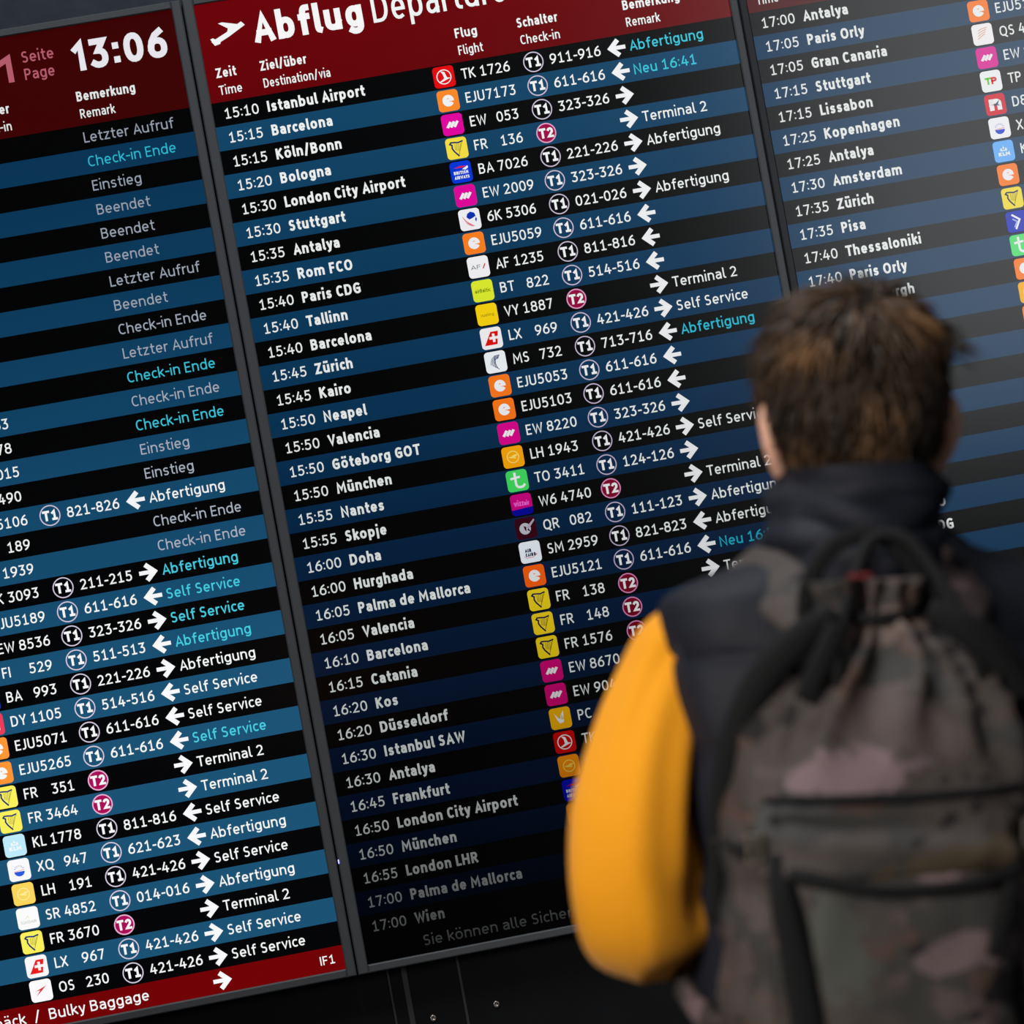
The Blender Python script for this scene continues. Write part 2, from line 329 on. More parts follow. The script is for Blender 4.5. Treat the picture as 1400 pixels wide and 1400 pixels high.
        t.text('n', .20, .22, .74, W, 1, hw=.15, width=.60); t.poly([(.26,.50),(.50,.52),(.72,.70),(.62,.50),(.74,.40),(.56,.46),(.46,.40),(.46,.48)], lin((60,110,130)), 2)
    elif code == 'XQ':
        t.poly([(.28,.42)]+[(.5+.24*math.cos(a), .42+.22*math.sin(a)) for a in [math.pi+math.pi*i/10 for i in range(11)]], lin((40,90,220)), 1)
        t.line([(.28,.44),(.72,.48)], .014, lin((235,150,150)), 2)
        for i in range(7):
            a = math.radians(25+22*i); t.line([(.5+.17*math.cos(a), .48+.17*math.sin(a)),(.5+.24*math.cos(a), .48+.24*math.sin(a))], .010, lin((110,130,190)), 1)
    elif code in ('KL','KL2'):
        t.text('KLM', .22, .28, .18, W, 1, hw=.16, width=.56); t.line([(.36,.54),(.64,.54)], .025, W, 1)
        for x, y in ((.38,.61),(.5,.66),(.62,.61)): t.poly(disc(x,y,.045), W, 1)
        t.line([(.5,.70),(.5,.76)], .012, W, 1)
    elif code == 'A3':
        t.line([(.34,.82),(.66,.58),(.44,.18)], .045, W, 1); t.line([(.34,.62),(.52,.50),(.38,.26)], .03, lin((190,205,245)), 1)
    elif code == 'SR': t.text('SUNDAIR', .14, .26, .13, lin((190,200,190)), 1, hw=.08, width=.72); t.line([(.40,.50),(.50,.60),(.56,.50)], .012, lin((240,225,150)), 1)
    elif code == 'OS': t.poly([(.24,.50),(.78,.70),(.50,.46),(.24,.26),(.46,.52)], lin((225,50,50)), 1)
    return t
_tiles = {}
TS = .885*RHO
def tile_obj(code, m, parent, loc):
    key = (code, m.name)
    if key not in _tiles:
        t = tile_mark(code); t.v = [((p[0]-.5)*TS, p[1], (p[2]-.5)*TS) for p in t.v]
        me = bpy.data.meshes.new('airline_tile'); me.from_pydata(t.v, [], t.f); me.materials.append(m)
        at = me.color_attributes.new('col', 'FLOAT_COLOR', 'POINT'); at.data.foreach_set('color', np.array([(*c,1) for c in t.c], dtype=np.float32).ravel())
        _tiles[key] = me
    return link(bpy.data.objects.new('airline_tile', _tiles[key]), parent, loc)
_badge = {}
def badge_obj(kind, m, parent, loc):
    key = (kind, m.name)
    if key not in _badge:
        t = Tile(); pale = lin((215,205,225))
        if kind == 'T2': t.poly(disc(0,0,.40,n=32), lin((170,12,88)), 0); t.line(ring(0,0,.395,32), .024, lin((235,180,215)), 1)
        else: t.line(ring(0,0,.405,32), .022, pale, 1)
        V, F, w = layout(kind, fit(kind, .60/.42, .115), .115); k = len(t.v)
        t.v += [(p[0]*.42-.30, -.0007, p[1]*.42-.21) for p in V]; t.f += [tuple(i+k for i in f) for f in F]; t.c += [WHITE]*len(V)
        me = bpy.data.meshes.new('terminal_badge'); me.from_pydata([(p[0]*RHO, p[1], p[2]*RHO) for p in t.v], [], t.f); me.materials.append(m)
        at = me.color_attributes.new('col', 'FLOAT_COLOR', 'POINT'); at.data.foreach_set('color', np.array([(*c,1) for c in t.c], dtype=np.float32).ravel())
        _badge[key] = me
    return link(bpy.data.objects.new('terminal_badge', _badge[key]), parent, loc)
def flat(name, V, F, col, m, parent, u, v, h, lay=2):
    """letters with cap height h rows; baseline left at (u, v)"""
    return mesh_obj(name, [((u+p[0]*h)*RHO, -lay*.00035, (-v+p[1]*h)*RHO) for p in V], F, m, parent, None, False, [col]*len(V))
HW = {'time':.068,'dest':.100,'flight':.068,'range':.070,'remark':.068,'closed':.058,'head':.09,'title':.106,'headl':.068}
XS = {'time':fit('15:10',1.42/.43,HW['time']), 'dest':fit('Istanbul Airport',4.08/.45,HW['dest']), 'flight':fit('EJU7173',2.10/.43,HW['flight']),
      'range':fit('911-916',2.15/.43,HW['range']), 'remark':fit('Abfertigung',3.12/.43,HW['remark']), 'closed':fit('Letzter Aufruf',3.73/.43,HW['closed'])}
def txt(name, s, kind, col, m, parent, u, v, h=.43, width=None, lay=2, right=False):
    hw = HW[kind]; xs = fit(s, width/h, hw) if width else XS[kind]
    V, F, w = layout(s, xs, hw)
    if right: u -= w*h
    return flat(name, V, F, col, m, parent, u, v, h, lay)
def arrow(direction, m, parent, u, v, s=.72):
    d = 1 if direction == '>' else -1; t = Tile()
    t.line([(-.42*d,0),(.30*d,0)], .115, WHITE, 2); t.line([(-.04*d,.36),(.34*d,0),(-.04*d,-.36)], .135, WHITE, 2)
    return mesh_obj('arrow', [((u+p[0]*s)*RHO, p[1], (-v+p[2]*s)*RHO) for p in t.v], t.f, m, parent, None, False, t.c)
CY = lin((72,205,225)); WT = (.90,.93,.92); GR = lin((176,184,196)); BLUE = lin((26,82,116)); BLK = (.0008,.0009,.0012)
def rect(name, u0, u1, v0, v1, col, m, parent, lay):
    return mesh_obj(name, [(u0*RHO,-lay*.00035,-v1*RHO),(u1*RHO,-lay*.00035,-v1*RHO),(u1*RHO,-lay*.00035,-v0*RHO),(u0*RHO,-lay*.00035,-v0*RHO)], [(0,1,2,3)], m, parent, None, False, [col]*4)
REM = {'A':'Abfertigung','S':'Self Service','2':'Terminal 2','L':'Letzter Aufruf','C':'Check-in Ende','E':'Einstieg','B':'Beendet','N':'Neu 16:41','M':'Neu 16:50'}
def display(u0, m, rows, label, header, bl, br, red, vtop=-4.1, mb_=None, footer=None, flip=False):
    root = empty('departure_display', (u0*RHO, 0, Z0), label, 'display', 'departure displays mounted side by side')
    mbz = mb_ or M_bezel
    hb = MB(); hb.box(-bl*RHO+.001,(WR+br)*RHO-.001,.004,.085,-(36.3)*RHO,-(vtop-.3)*RHO); hb.build('housing', M_house, root)
    # bezel: four chamfered rails as one part
    bz = MB(); t, bt = .31, .34; y0, y1 = -.007, .010
    bz.box(-bl*RHO,0,y0,y1,-(36+bt)*RHO,-(vtop-t)*RHO,.002); bz.box(WR*RHO,(WR+br)*RHO,y0,y1,-(36+bt)*RHO,-(vtop-t)*RHO,.002)
    bz.box(0,WR*RHO,y0,y1,-vtop*RHO,-(vtop-t)*RHO,.002); bz.box(0,WR*RHO,y0,y1,-(36+bt)*RHO,-36*RHO,.002)
    bz.build('bezel', mbz, root)
    rect('screen', 0, WR, vtop, 36, BLK, m, root, 0)
    hd = rect('header_band', 0, WR, vtop, 0, lin(red), m, root, 1)
    header(hd, m)
    for i in range(35):
        r = rows[i] if i < len(rows) else None
        rb = rect('row_band', 0, WR, 0, 1, BLUE if (i % 2 == 1) else BLK, m, root, 1); rb.location = (0,0,-i*RHO)
        if not r: continue
        tm, ds, tl, fl, bd, rg, ar, rm, cy = r
        base = .5+.215
        if tm: txt('time_text', tm, 'time', WT, m, rb, .47, base)
        if ds: txt('destination_text', ds, 'dest', WT, m, rb, 2.26, base, .45)
        if tl: tile_obj(tl, m, rb, (9.68*RHO, -.0007, -.5*RHO))
        if fl:
            if '  ' in fl:
                a, b = fl.split('  '); txt('flight_text', a, 'flight', WT, m, rb, 10.42, base); txt('flight_text', b, 'flight', WT, m, rb, 12.46, base, right=True)
            else: txt('flight_text', fl, 'flight', WT, m, rb, 10.42, base)
        if bd: badge_obj(bd, m, rb, (13.47*RHO, -.0004, -.5*RHO))
        if rg: txt('counter_text', rg, 'range', WT, m, rb, 14.17, base)
        if ar: arrow(ar, m, rb, 17.0, .5)
        if rm:
            s = REM[rm]; closed = rm in 'LCEB'
            txt('remark_text', s, 'closed' if closed else 'remark', CY if cy else (GR if closed else WT), m, rb, 17.57, base)
    if footer: footer(root, m)
    return root
def header_common(hd, m, left=True, right=True):
    if left:
        txt('header_text', 'Zeit', 'head', WT, m, hd, .42, -1.0, .40, .84); txt('header_text', 'Time', 'headl', WT, m, hd, .42, -.29, .38, .95)
        txt('header_text', 'Ziel/über', 'head', WT, m, hd, 2.26, -1.0, .40, 1.93); txt('header_text', 'Destination/via', 'headl', WT, m, hd, 2.28, -.29, .38, 2.78)
    if right:
        txt('header_text', 'Flug', 'head', WT, m, hd, 10.45, -1.0, .40, .92); txt('header_text', 'Flight', 'headl', WT, m, hd, 10.47, -.29, .38, 1.04)
        txt('header_text', 'Schalter', 'head', WT, m, hd, 13.07, -1.0, .40, 1.72); txt('header_text', 'Check-in', 'headl', WT, m, hd, 13.10, -.29, .38, 1.66)
        txt('header_text', 'Bemerkung', 'head', WT, m, hd, 17.57, -1.0, .40, 2.42); txt('header_text', 'Remark', 'headl', WT, m, hd, 17.6, -.29, .38, 1.44)
def header_left(hd, m):
    header_common(hd, m, left=False)
    pk = lin((205,125,140))
    txt('clock_text', '!3:06', 'title', (.93,.93,.97), m, hd, 17.72, -2.22, 1.22, 3.88)
    txt('page_text', '!', 'title', pk, m, hd, 14.6, -2.22, 1.1, .62)
    txt('page_text', 'Seite', 'headl', pk, m, hd, 15.66, -2.93, .46, 1.30); txt('page_text', 'Page', 'headl', pk, m, hd, 15.66, -2.22, .46, 1.22)
def header_mid(hd, m):
    header_common(hd, m)
    txt('title_text', 'Abflug', 'title', (.95,.95,.95), m, hd, 2.26, -2.16, 1.2, 4.55)
    HW['dep'] = .06; txt('title_text', 'Departure', 'dep', WT, m, hd, 7.22, -2.18, 1.2, 5.62)
    t = Tile()   # climbing aeroplane
    t.line([(.14,.11),(.52,.32),(.94,.60)], .088, WHITE, 2)
    t.poly([(.0,.24),(.08,.27),(.20,.16),(.34,.22),(.26,.02),(.10,-.02)], WHITE, 3)
    t.poly([(.30,.78),(.42,.80),(.92,.62),(.66,.34),(.48,.28),(.56,.54)], WHITE, 3)
    t.poly(disc(.95,.61,.085,.055), WHITE, 3)
    mesh_obj('plane_symbol', [((.44+p[0]*1.42)*RHO, p[1], (2.35+p[2]*1.42*.78)*RHO) for p in t.v], t.f, m, hd, None, False, t.c)
def header_right(hd, m): header_common(hd, m)
def footer_left(root, m):
    fb = rect('footer_band', 0, WR, 35, 36, lin((112,0,2)), m, root, 1)
    txt('footer_text', 'Sperrgepäck  /  Bulky Baggage', 'remark', WT, m, fb, 13.93, 35.72, .44, 8.55, right=True)
    arrow('>', m, fb, 17.0, 35.5); txt('footer_text', 'IF1', 'headl', WT, m, fb, 21.06, 35.68, .36, .6)
def footer_mid(root, m):
    fb = rect('footer_band', 0, WR, 35, 36, BLK, m, root, 1)
    txt('footer_text', 'Sie können alle Sicherheitskontrollen nutzen', 'remark', WT, m, fb, 2.45, 35.68, .44, 12.9)
r = lambda *a: a
LEFT = [r(0,0,0,0,0,0,0,'L',0), r(0,0,0,0,0,0,0,'C',1), r(0,0,0,0,0,0,0,'E',0), r(0,0,0,0,0,0,0,'B',0), r(0,0,0,0,0,0,0,'B',0), r(0,0,0,0,0,0,0,'B',0), r(0,0,0,0,0,0,0,'L',0),
 r(0,0,0,0,0,0,0,'B',0), r(0,0,0,0,0,0,0,'C',0), r(0,0,0,0,0,0,0,'L',0), r(0,0,0,0,0,0,0,'C',1), r(0,0,'FR','FR  163',0,0,0,'C',0), r(0,0,'FR','FR 1178',0,0,0,'C',1),
 r(0,0,'EW','EW 8015',0,0,0,'E',0), r(0,0,'LH','LH  490',0,0,0,'E',0), r(0,0,'E','EJU5106','T1','821-826','<','A',0), r(0,0,'LH','LH  189',0,0,0,'C',0), r(0,0,'LH','LH 1939',0,0,0,'C',0),
 r(0,0,'TK','TK 3093','T1','211-215','>','A',1), r(0,0,'E','EJU5189','T1','611-616','<','S',1), r(0,0,'EW','EW 8536','T1','323-326','>','S',1), r(0,0,'VY','FI  529','T1','511-513','<','A',1),
 r(0,0,'BA','BA  993','T1','221-226','>','A',0), r(0,0,'DY','DY 1105','T1','514-516','<','S',0), r(0,0,'E','EJU5071','T1','611-616','<','S',0), r(0,0,'E','EJU5265','T1','611-616','<','S',1),
 r(0,0,'LY','FR  351','T2',0,'>','2',0), r(0,0,'LY','FR 3464','T2',0,'>','2',0), r(0,0,'KL2','KL 1778','T1','811-816','<','S',0), r(0,0,'XQ','XQ  947','T1','621-623','<','A',0),
 r(0,0,'LH2','LH  191','T1','421-426','>','S',0), r(0,0,'SR','SR 4852','T1','014-016','>','A',0), r(0,0,'LY','FR 3670','T2',0,'>','2',0), r(0,0,'LX','LX  967','T1','421-426','>','S',0), r(0,0,'OS','OS  230','T1','421-426','>','S',0)]
MID = [r('15:10','Istanbul Airport','TK','TK 1726','T1','911-916','<','A',1), r('15:15','Barcelona','E','EJU7173','T1','611-616','<','N',1), r('15:15','Köln/Bonn','EW','EW  053','T1','323-326','>',0,0),
 r('15:20','Bologna','FR','FR  136','T2',0,'>','2',0), r('15:30','London City Airport','BA','BA 7026','T1','221-226','>','A',0), r('15:30','Stuttgart','EW','EW 2009','T1','323-326','>',0,0),
 r('15:35','Antalya','6K','6K 5306','T1','021-026','>','A',0), r('15:35','Rom FCO','E','EJU5059','T1','611-616','<',0,0), r('15:40','Paris CDG','AF','AF 1235','T1','811-816','<',0,0),
 r('15:40','Tallinn','BT','BT  822','T1','514-516','<',0,0), r('15:40','Barcelona','VY','VY 1887','T2',0,'>','2',0), r('15:45','Zürich','LX','LX  969','T1','421-426','>','S',0),
 r('15:45','Kairo','MS','MS  732','T1','713-716','<','A',1), r('15:50','Neapel','E','EJU5053','T1','611-616','<',0,0), r('15:50','Valencia','E','EJU5103','T1','611-616','<',0,0),
 r('15:50','Göteborg GOT','EW','EW 8220','T1','323-326','>',0,0), r('15:50','München','LH','LH 1943','T1','421-426','>','S',0), r('15:55','Nantes','TO','TO 3411','T1','124-126','>',0,0),
 r('15:55','Skopje','W6','W6 4740','T2',0,'>','2',0), r('16:00','Doha','QR','QR  082','T1','111-123','>','A',0), r('16:00','Hurghada','SM','SM 2959','T1','821-823','<','A',0),
 r('16:05','Palma de Mallorca','E','EJU5121','T1','611-616','<','M',1), r('16:05','Valencia','FR','FR  138','T2',0,'>','2',0), r('16:10','Barcelona','FR','FR  148','T2',0,'>','2',0),
 r('16:15','Catania','FR','FR 1576','T2',0,'>','2',0), r('16:20','Kos','EW','EW 8670','T1','323-326','>',0,0), r('16:20','Düsseldorf','EW','EW 9041','T1','323-326','>',0,0),
 r('16:30','Istanbul SAW','PC','PC  978','T1','111-123','>',0,0), r('16:30','Antalya','TK','TK 7789','T1','911-916','<',0,0), r('16:45','Frankfurt','LH','LH  193','T1','421-426','>','S',0),
 r('16:50','London City Airport','BA','BA 7028','T1','221-226','>',0,0), r('16:50','München','LH','LH 1945','T1','421-426','>','S',0), r('16:55','London LHR','BA','BA  995','T1','221-226','>',0,0),
 r('17:00','Palma de Mallorca','LH','EW 8582','T1','323-326','>',0,0), r('17:00','Wien','OS','OS  232','T1','421-426','>','S',0)]
RIGHT = [r('17:00','Antalya','XQ','XQ  963',0,0,0,0,0), r('17:05','Paris Orly','E','EJU5157',0,0,0,0,0), r('17:05','Gran Canaria','QS','QS 4402',0,0,0,0,0), r('17:15','Stuttgart','EW','EW 8002',0,0,0,0,0),
 r('17:15','Lissabon','TP','TP  535',0,0,0,0,0), r('17:25','Kopenhagen','D8','D8 3303',0,0,0,0,0), r('17:25','Antalya','XQ','XQ  965',0,0,0,0,0), r('17:30','Amsterdam','KL','KL 1780',0,0,0,0,0),
 r('17:35','Zürich','E','EJU5217',0,0,0,0,0), r('17:35','Pisa','FR','FR  664',0,0,0,0,0), r('17:40','Thessaloniki','A3','A3  513',0,0,0,0,0), r('17:40','Paris Orly','TO','TO 3413',0,0,0,0,0),
 r('17:45','Edinburgh','E','EJU5209',0,0,0,0,0), r('17:45','Frankfurt','LH','LH  195',0,0,0,0,0), r('17:50','Nizza','E','EJU5023',0,0,0,0,0), r('17:50','Köln/Bonn','VY','EW  057',0,0,0,0,0),
 r('17:55','Wien','OS','OS  234',0,0,0,0,0), r('18:00','Mailand','E','EJU5087',0,0,0,0,0), r('18:00','München','LH','LH 1947',0,0,0,0,0), r('18:05','Warschau','MS','LO  390',0,0,0,0,0),
 r('18:05','Antalya','XQ','XQ  967',0,0,0,0,0), r('18:10','Rom FCO','E','EJU5061',0,0,0,0,0), r('18:15','Paris CDG','AF','AF 1735',0,0,0,0,0), r('18:15','Helsinki','BT','AY 1436',0,0,0,0,0),
 r('18:20','Oslo','DY','DY 1107',0,0,0,0,0), r('18:25','Brüssel','E','EJU5011',0,0,0,0,0), r('18:30','Porto','FR','FR 1142',0,0,0,0,0), r('18:30','Malaga','EW','EW 8530',0,0,0,0,0)]
RIGHT += [None]*7
G['A'] = (.66, [P_((0,0),(.5,1),(1,0)), P_((.18,.28),(.82,.28))])
GL, GRT = .91, .72
display(-WR-GL, M_left, LEFT, 'departure display with the clock reading 13:06 and red footer, leftmost of three', header_left, .43, .40, (92,0,2), footer=footer_left)
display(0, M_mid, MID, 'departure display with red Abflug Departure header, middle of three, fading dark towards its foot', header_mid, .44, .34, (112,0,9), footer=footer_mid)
display(WR+GRT, M_right, RIGHT, 'departure display listing evening flights from 17:00, rightmost of three, behind the head', header_right, .34, .40, (105,0,9), mb_=M_bezel_dark)
mb = MB(); mb.box(-.0010,.0010,-.0012,.0005,-.0035,.0035,.0004)
led = mb.build('indicator_light', M_led, None, (-.42*RHO,-.0075,Z0-31.6*RHO)); led['label'] = 'tiny blue status light on the bezel between the left and middle displays'; led['category'] = 'status light'

# ------------------------------------------------------------------ person
PY = -2.93
def lean(p):
    x, y, z = p
    k = max(0, min(1, (z-.86)/.2)); k = k*k*(3-2*k)      # the upper body leans to the left
    return Vector((.30+.145*max(0, z-.93)+x, PY+y, z-.13*x*k))
def cat_rom(pts, k):
    out = []; n = len(pts)
    for i in range(n-1):
        p0, p1, p2, p3 = (np.array(pts[max(0, i-1)]), np.array(pts[i]), np.array(pts[i+1]), np.array(pts[min(n-1, i+2)]))
        for j in range(k):
            t = j/k; out.append(.5*((2*p1)+(-p0+p2)*t+(2*p0-5*p1+4*p2-p3)*t*t+(-p0+3*p1-3*p2+p3)*t**3))
    out.append(np.array(pts[-1])); return out
def se(a, pw):
    c, s = math.cos(a), math.sin(a); return math.copysign(abs(c)**pw, c), math.copysign(abs(s)**pw, s)
def loft_z(rings, n=48, k=5, disp=None, cap=True, pw=.85):
    """rings of (z, cx, cy, rx, ry), horizontal; displacement in metres along the ring normal"""
    R = cat_rom(rings, k); V = []; F = []
    for z, cx, cy, rx, ry in R:
        for i in range(n):
            a = 2*math.pi*i/n; c, s = se(a, pw); d = disp(a, z) if disp else 0
            V.append((cx+(rx+d)*c, cy+(ry+d)*s, z))
    m = len(R)
    for j in range(m-1):
        for i in range(n): F.append((j*n+i, j*n+(i+1) % n, (j+1)*n+(i+1) % n, (j+1)*n+i))
    if cap: F.append(tuple(range(n-1, -1, -1))); F.append(tuple(range((m-1)*n, m*n)))
    return V, F
def tube(path, n=24, k=6, disp=None, flat_=1.0, up=(0,0,1), cap=True):
    """path of (x,y,z,r) ; flat_ scales thickness along the 'up'-derived axis"""
    R = cat_rom(path, k); V = []; F = []; m = len(R)
    for j, q in enumerate(R):
        p = Vector(q[:3]); t = (Vector(R[min(m-1, j+1)][:3])-Vector(R[max(0, j-1)][:3])).normalized()
        b = t.cross(Vector(up)); b = b.normalized() if b.length > 1e-4 else Vector((1,0,0)); u_ = b.cross(t)
        for i in range(n):
            a = 2*math.pi*i/n; rr = max(1e-4, q[3]+(disp(a, j/(m-1)) if disp else 0))
            V.append(tuple(p+b*(rr*math.cos(a))+u_*(rr*flat_*math.sin(a))))
    for j in range(m-1):
        for i in range(n): F.append((j*n+i, j*n+(i+1) % n, (j+1)*n+(i+1) % n, (j+1)*n+i))
    if cap: F.append(tuple(range(n-1, -1, -1))); F.append(tuple(range((m-1)*n, m*n)))
    return V, F
def ell(cx, cy, cz, rx, ry, rz, n=20, m=12):
    V = [(cx,cy,cz+rz)]; F = []
    for j in range(1, m):
        t = math.pi*j/m
        for i in range(n):
            a = 2*math.pi*i/n; V.append((cx+rx*math.sin(t)*math.cos(a), cy+ry*math.sin(t)*math.sin(a), cz+rz*math.cos(t)))
    V.append((cx,cy,cz-rz)); e = len(V)-1
    for i in range(n):
        F.append((0, 1+i, 1+(i+1) % n)); F.append((e, 1+(m-2)*n+(i+1) % n, 1+(m-2)*n+i))
        for j in range(m-2): F.append((1+j*n+i, 1+(j+1)*n+i, 1+(j+1)*n+(i+1) % n, 1+j*n+(i+1) % n))
    return V, F
def nz(x, y, z, s): return noise.noise(Vector((x*s, y*s, z*s)))
person = empty('person', (.30, PY, 0), 'person seen from behind in dark vest over orange sleeves, wearing a backpack, facing the displays', 'person')
def pobj(name, VF, m, parent=None, smooth=True):
    parent = parent or person; base = Vector(parent.location) if parent.parent is None else Vector(parent.parent.location)
    return mesh_obj(name, [tuple(lean(v)-base) for v in VF[0]], VF[1], m, parent, None, smooth)
def joined(*parts):
    V, F = [], []
    for v, f in parts:
        k = len(V); V += list(v); F += [tuple(i+k for i in q) for q in f]
    return V, F
M_skin = mat('skin', (.80,.44,.31), .5, .4, var=(40,.06)); M_skin.node_tree.nodes['Principled BSDF'].inputs['Subsurface Weight'].default_value = .15
M_skin.node_tree.nodes['Principled BSDF'].inputs['Subsurface Radius'].default_value = (.01,.004,.002)
M_orange = mat('orange_fabric', (.92,.355,.008), .78, .2, bump=(1400,.25)); M_orange.node_tree.nodes['Principled BSDF'].inputs['Sheen Weight'].default_value = .1
M_vest = mat('vest_fabric', (.010,.0115,.019), .68, .3, bump=(60,.3)); M_trs = mat('trousers_fabric', (.03,.032,.04), .85, .2, bump=(500,.3))
M_shoe = mat('shoe_leather', (.03,.028,.027), .5); M_sole = mat('shoe_sole', (.5,.5,.48), .7)
# --- body: one continuous surface (pieces fused by a voxel remesh)
def jaw(VF):
    V, F = VF; out = []
    for x, y, z in V:
        t = max(0, min(1, (1.60-z)/.08)); k = 1-.32*t*t; x *= k
        if y > 0: y = y*(1-.05*t)
        else: y = y*(1-.35*t)
        out.append((x, y, z))
    return out, F
parts = [jaw(ell(0,.012,1.635,.0735,.094,.106,40,28)),
    tube([(0,.099,1.668,.006),(0,.108,1.648,.0075),(0,.116,1.628,.0095),(0,.104,1.619,.008)],12,4),   # nose
    tube([(-.022,.083,1.592,.004),(-.010,.091,1.594,.0065),(.010,.091,1.594,.0065),(.022,.083,1.592,.004)],10,3,flat_=.8),   # lips
    tube([(-.018,.081,1.583,.004),(0,.088,1.581,.0065),(.018,.081,1.583,.004)],10,3,flat_=.8),
    tube([(-.045,.080,1.672,.006),(-.022,.096,1.676,.008),(0,.098,1.672,.007),(.022,.096,1.676,.008),(.045,.080,1.672,.006)],10,3),   # brow
    ell(0,.064,1.549,.022,.018,.016),   # chin
    tube([(0,-.012,1.60,.060),(0,-.012,1.54,.056),(0,-.02,1.48,.068)],24,5)]
for s in (-1, 1):
    parts.append(tube([(s*.070,.012,1.632,.006),(s*.083,-.004,1.640,.0075),(s*.087,-.014,1.620,.0075),(s*.082,-.012,1.598,.007),(s*.073,.002,1.583,.0085),(s*.069,.008,1.578,.006)],12,5))
    parts.append(ell(s*.077,-.002,1.612,.006,.014,.024))
    # arm
    AZ = -.012
    parts.append(tube([(s*.14,-.002,1.41,.034),(s*.178,-.006,1.390,.031),(s*.207,-.026,1.31,.036),(s*.219,-.035,1.22,.037),(s*.205,-.005,1.192,.037),(s*.16,.09,1.208,.036),(s*.115,.18,1.225,.028),(s*.085,.235,1.242,.026)],20,5,up=(1,0,0)))
    # palm and fingers, loosely curled in front of the body
    parts.append(tube([(s*.088,.230,1.245,.026),(s*.070,.262,1.245,.034),(s*.052,.292,1.243,.036),(s*.046,.302,1.242,.030)],20,4,flat_=.42,up=(0,0,1) if False else (s*.8,.5,.2)))
    for q, (dz, ln) in enumerate(((.028,.070),(.0095,.078),(-.0095,.074),(-.028,.058))):
        bx, by, bz = s*.048,.296,1.243+dz
        parts.append(tube([(bx+s*.004,by-.012,bz,.0095),(bx-s*.006,by+ln*.36,bz+dz*.1,.0088),(bx-s*.028,by+ln*.52,bz+dz*.1-.004,.0082),(bx-s*.044,by+ln*.34,bz-.006,.0074)],12,4))
    parts.append(tube([(s*.072,.258,1.268,.012),(s*.054,.276,1.290,.0108),(s*.036,.296,1.300,.0095),(s*.020,.310,1.300,.008)],12,4))
    parts.append(tube([(s*.085,0,.93,.080),(s*.10,.0,.75,.072),(s*.105,.0,.52,.052),(s*.11,.0,.45,.048),(s*.115,-.015,.30,.046),(s*.12,-.01,.12,.032),(s*.12,.0,.07,.034)],20,4))
    parts.append(tube([(s*.12,-.03,.05,.030),(s*.125,.04,.045,.034),(s*.13,.13,.03,.028),(s*.13,.17,.028,.018)],16,4))
parts.append(loft_z([(.86,0,0,.10,.08),(.92,0,0,.155,.105),(1.05,0,0,.14,.10),(1.2,0,0,.145,.10),(1.36,0,0,.165,.10),(1.44,0,0,.155,.09),(1.485,0,-.01,.10,.065),(1.51,0,-.015,.06,.05)],40,4))
bo = pobj('body', joined(*parts), M_skin)
rm_ = bo.modifiers.new('fuse', 'REMESH'); rm_.mode = 'VOXEL'; rm_.voxel_size = .0042; rm_.use_smooth_shade = True
sm_ = bo.modifiers.new('smooth', 'SMOOTH'); sm_.factor = .5; sm_.iterations = 3
dg = bpy.context.evaluated_depsgraph_get(); nm = bpy.data.meshes.new_from_object(bo.evaluated_get(dg)); bo.modifiers.clear(); bo.data = nm
nm.polygons.foreach_set('use_smooth', [True]*len(nm.polygons)); nm.name = 'body'
if not nm.materials: nm.materials.append(M_skin)
# eyes and brows
M_eye = mat('eye', (.8,.8,.78), .2); M_iris = mat('iris', (.05,.03,.02), .2); M_hairp = mat('brow_hair', (.03,.018,.01), .6)
for s in (-1, 1):
    e = pobj('eye', ell(s*.030,.0905,1.655,.0120,.0105,.0065), M_eye); 
    pobj('iris', ell(s*.030,.0990,1.655,.0048,.0030,.0048,12,8), M_iris, e)
    pobj('eyebrow', tube([(s*.014,.104,1.679,.002),(s*.030,.101,1.684,.003),(s*.046,.090,1.679,.0015)],8,3), M_hairp)
pobj('lips', tube([(-.021,.0885,1.589,.002),(-.010,.0965,1.591,.0042),(0,.0985,1.590,.0045),(.010,.0965,1.591,.0042),(.021,.0885,1.589,.002)],10,4,flat_=.9), mat('lips_skin', (.50,.16,.12), .45))
# --- sleeves of the orange top
def slv():
    """left sleeve (mirrored for the right); ring angle 0 faces the viewer, 90 degrees the body"""
    def d(a, t):
        g = lambda a0, w: math.exp(-(((a-a0+math.pi) % (2*math.pi)-math.pi)/w)**2)
        band = lambda t0, w: math.exp(-((t-t0)/w)**2)
        r_ = -.019*g(1.05,.26)*band(.27,.13)+.009*g(.62,.30)*band(.28,.15)-.005*g(-.4,.25)*band(.22,.16)+.004*g(.0,.3)*band(.3,.2)
        r_ += .0095*math.sin(46*t-2.6*a)*band(.56,.13)*max(0, math.sin(a+.35))          # diagonal folds inside the elbow
        r_ += .0022*math.sin(3*a+7*t)+.0018*math.sin(5*a-11*t)+.003*math.sin(60*t+a)*band(.93,.08)
        return r_
    return tube([(-.150,-.005,1.440,.030),(-.168,-.005,1.426,.041),(-.186,-.008,1.395,.0435),(-.205,-.018,1.345,.0505),(-.220,-.032,1.285,.0585),(-.225,-.040,1.236,.061),(-.223,-.036,1.204,.060),(-.210,-.005,1.188,.059),(-.190,.050,1.192,.058),(-.150,.120,1.210,.050),(-.112,.185,1.225,.042),(-.097,.215,1.232,.034),(-.094,.222,1.234,.037),(-.090,.230,1.236,.035)],64,8,d,up=(1,0,0))
_sv, _sf = slv()
pobj('sleeve', (_sv, _sf), M_orange); pobj('sleeve', ([(-v[0], v[1], v[2]) for v in _sv], _sf), M_orange)
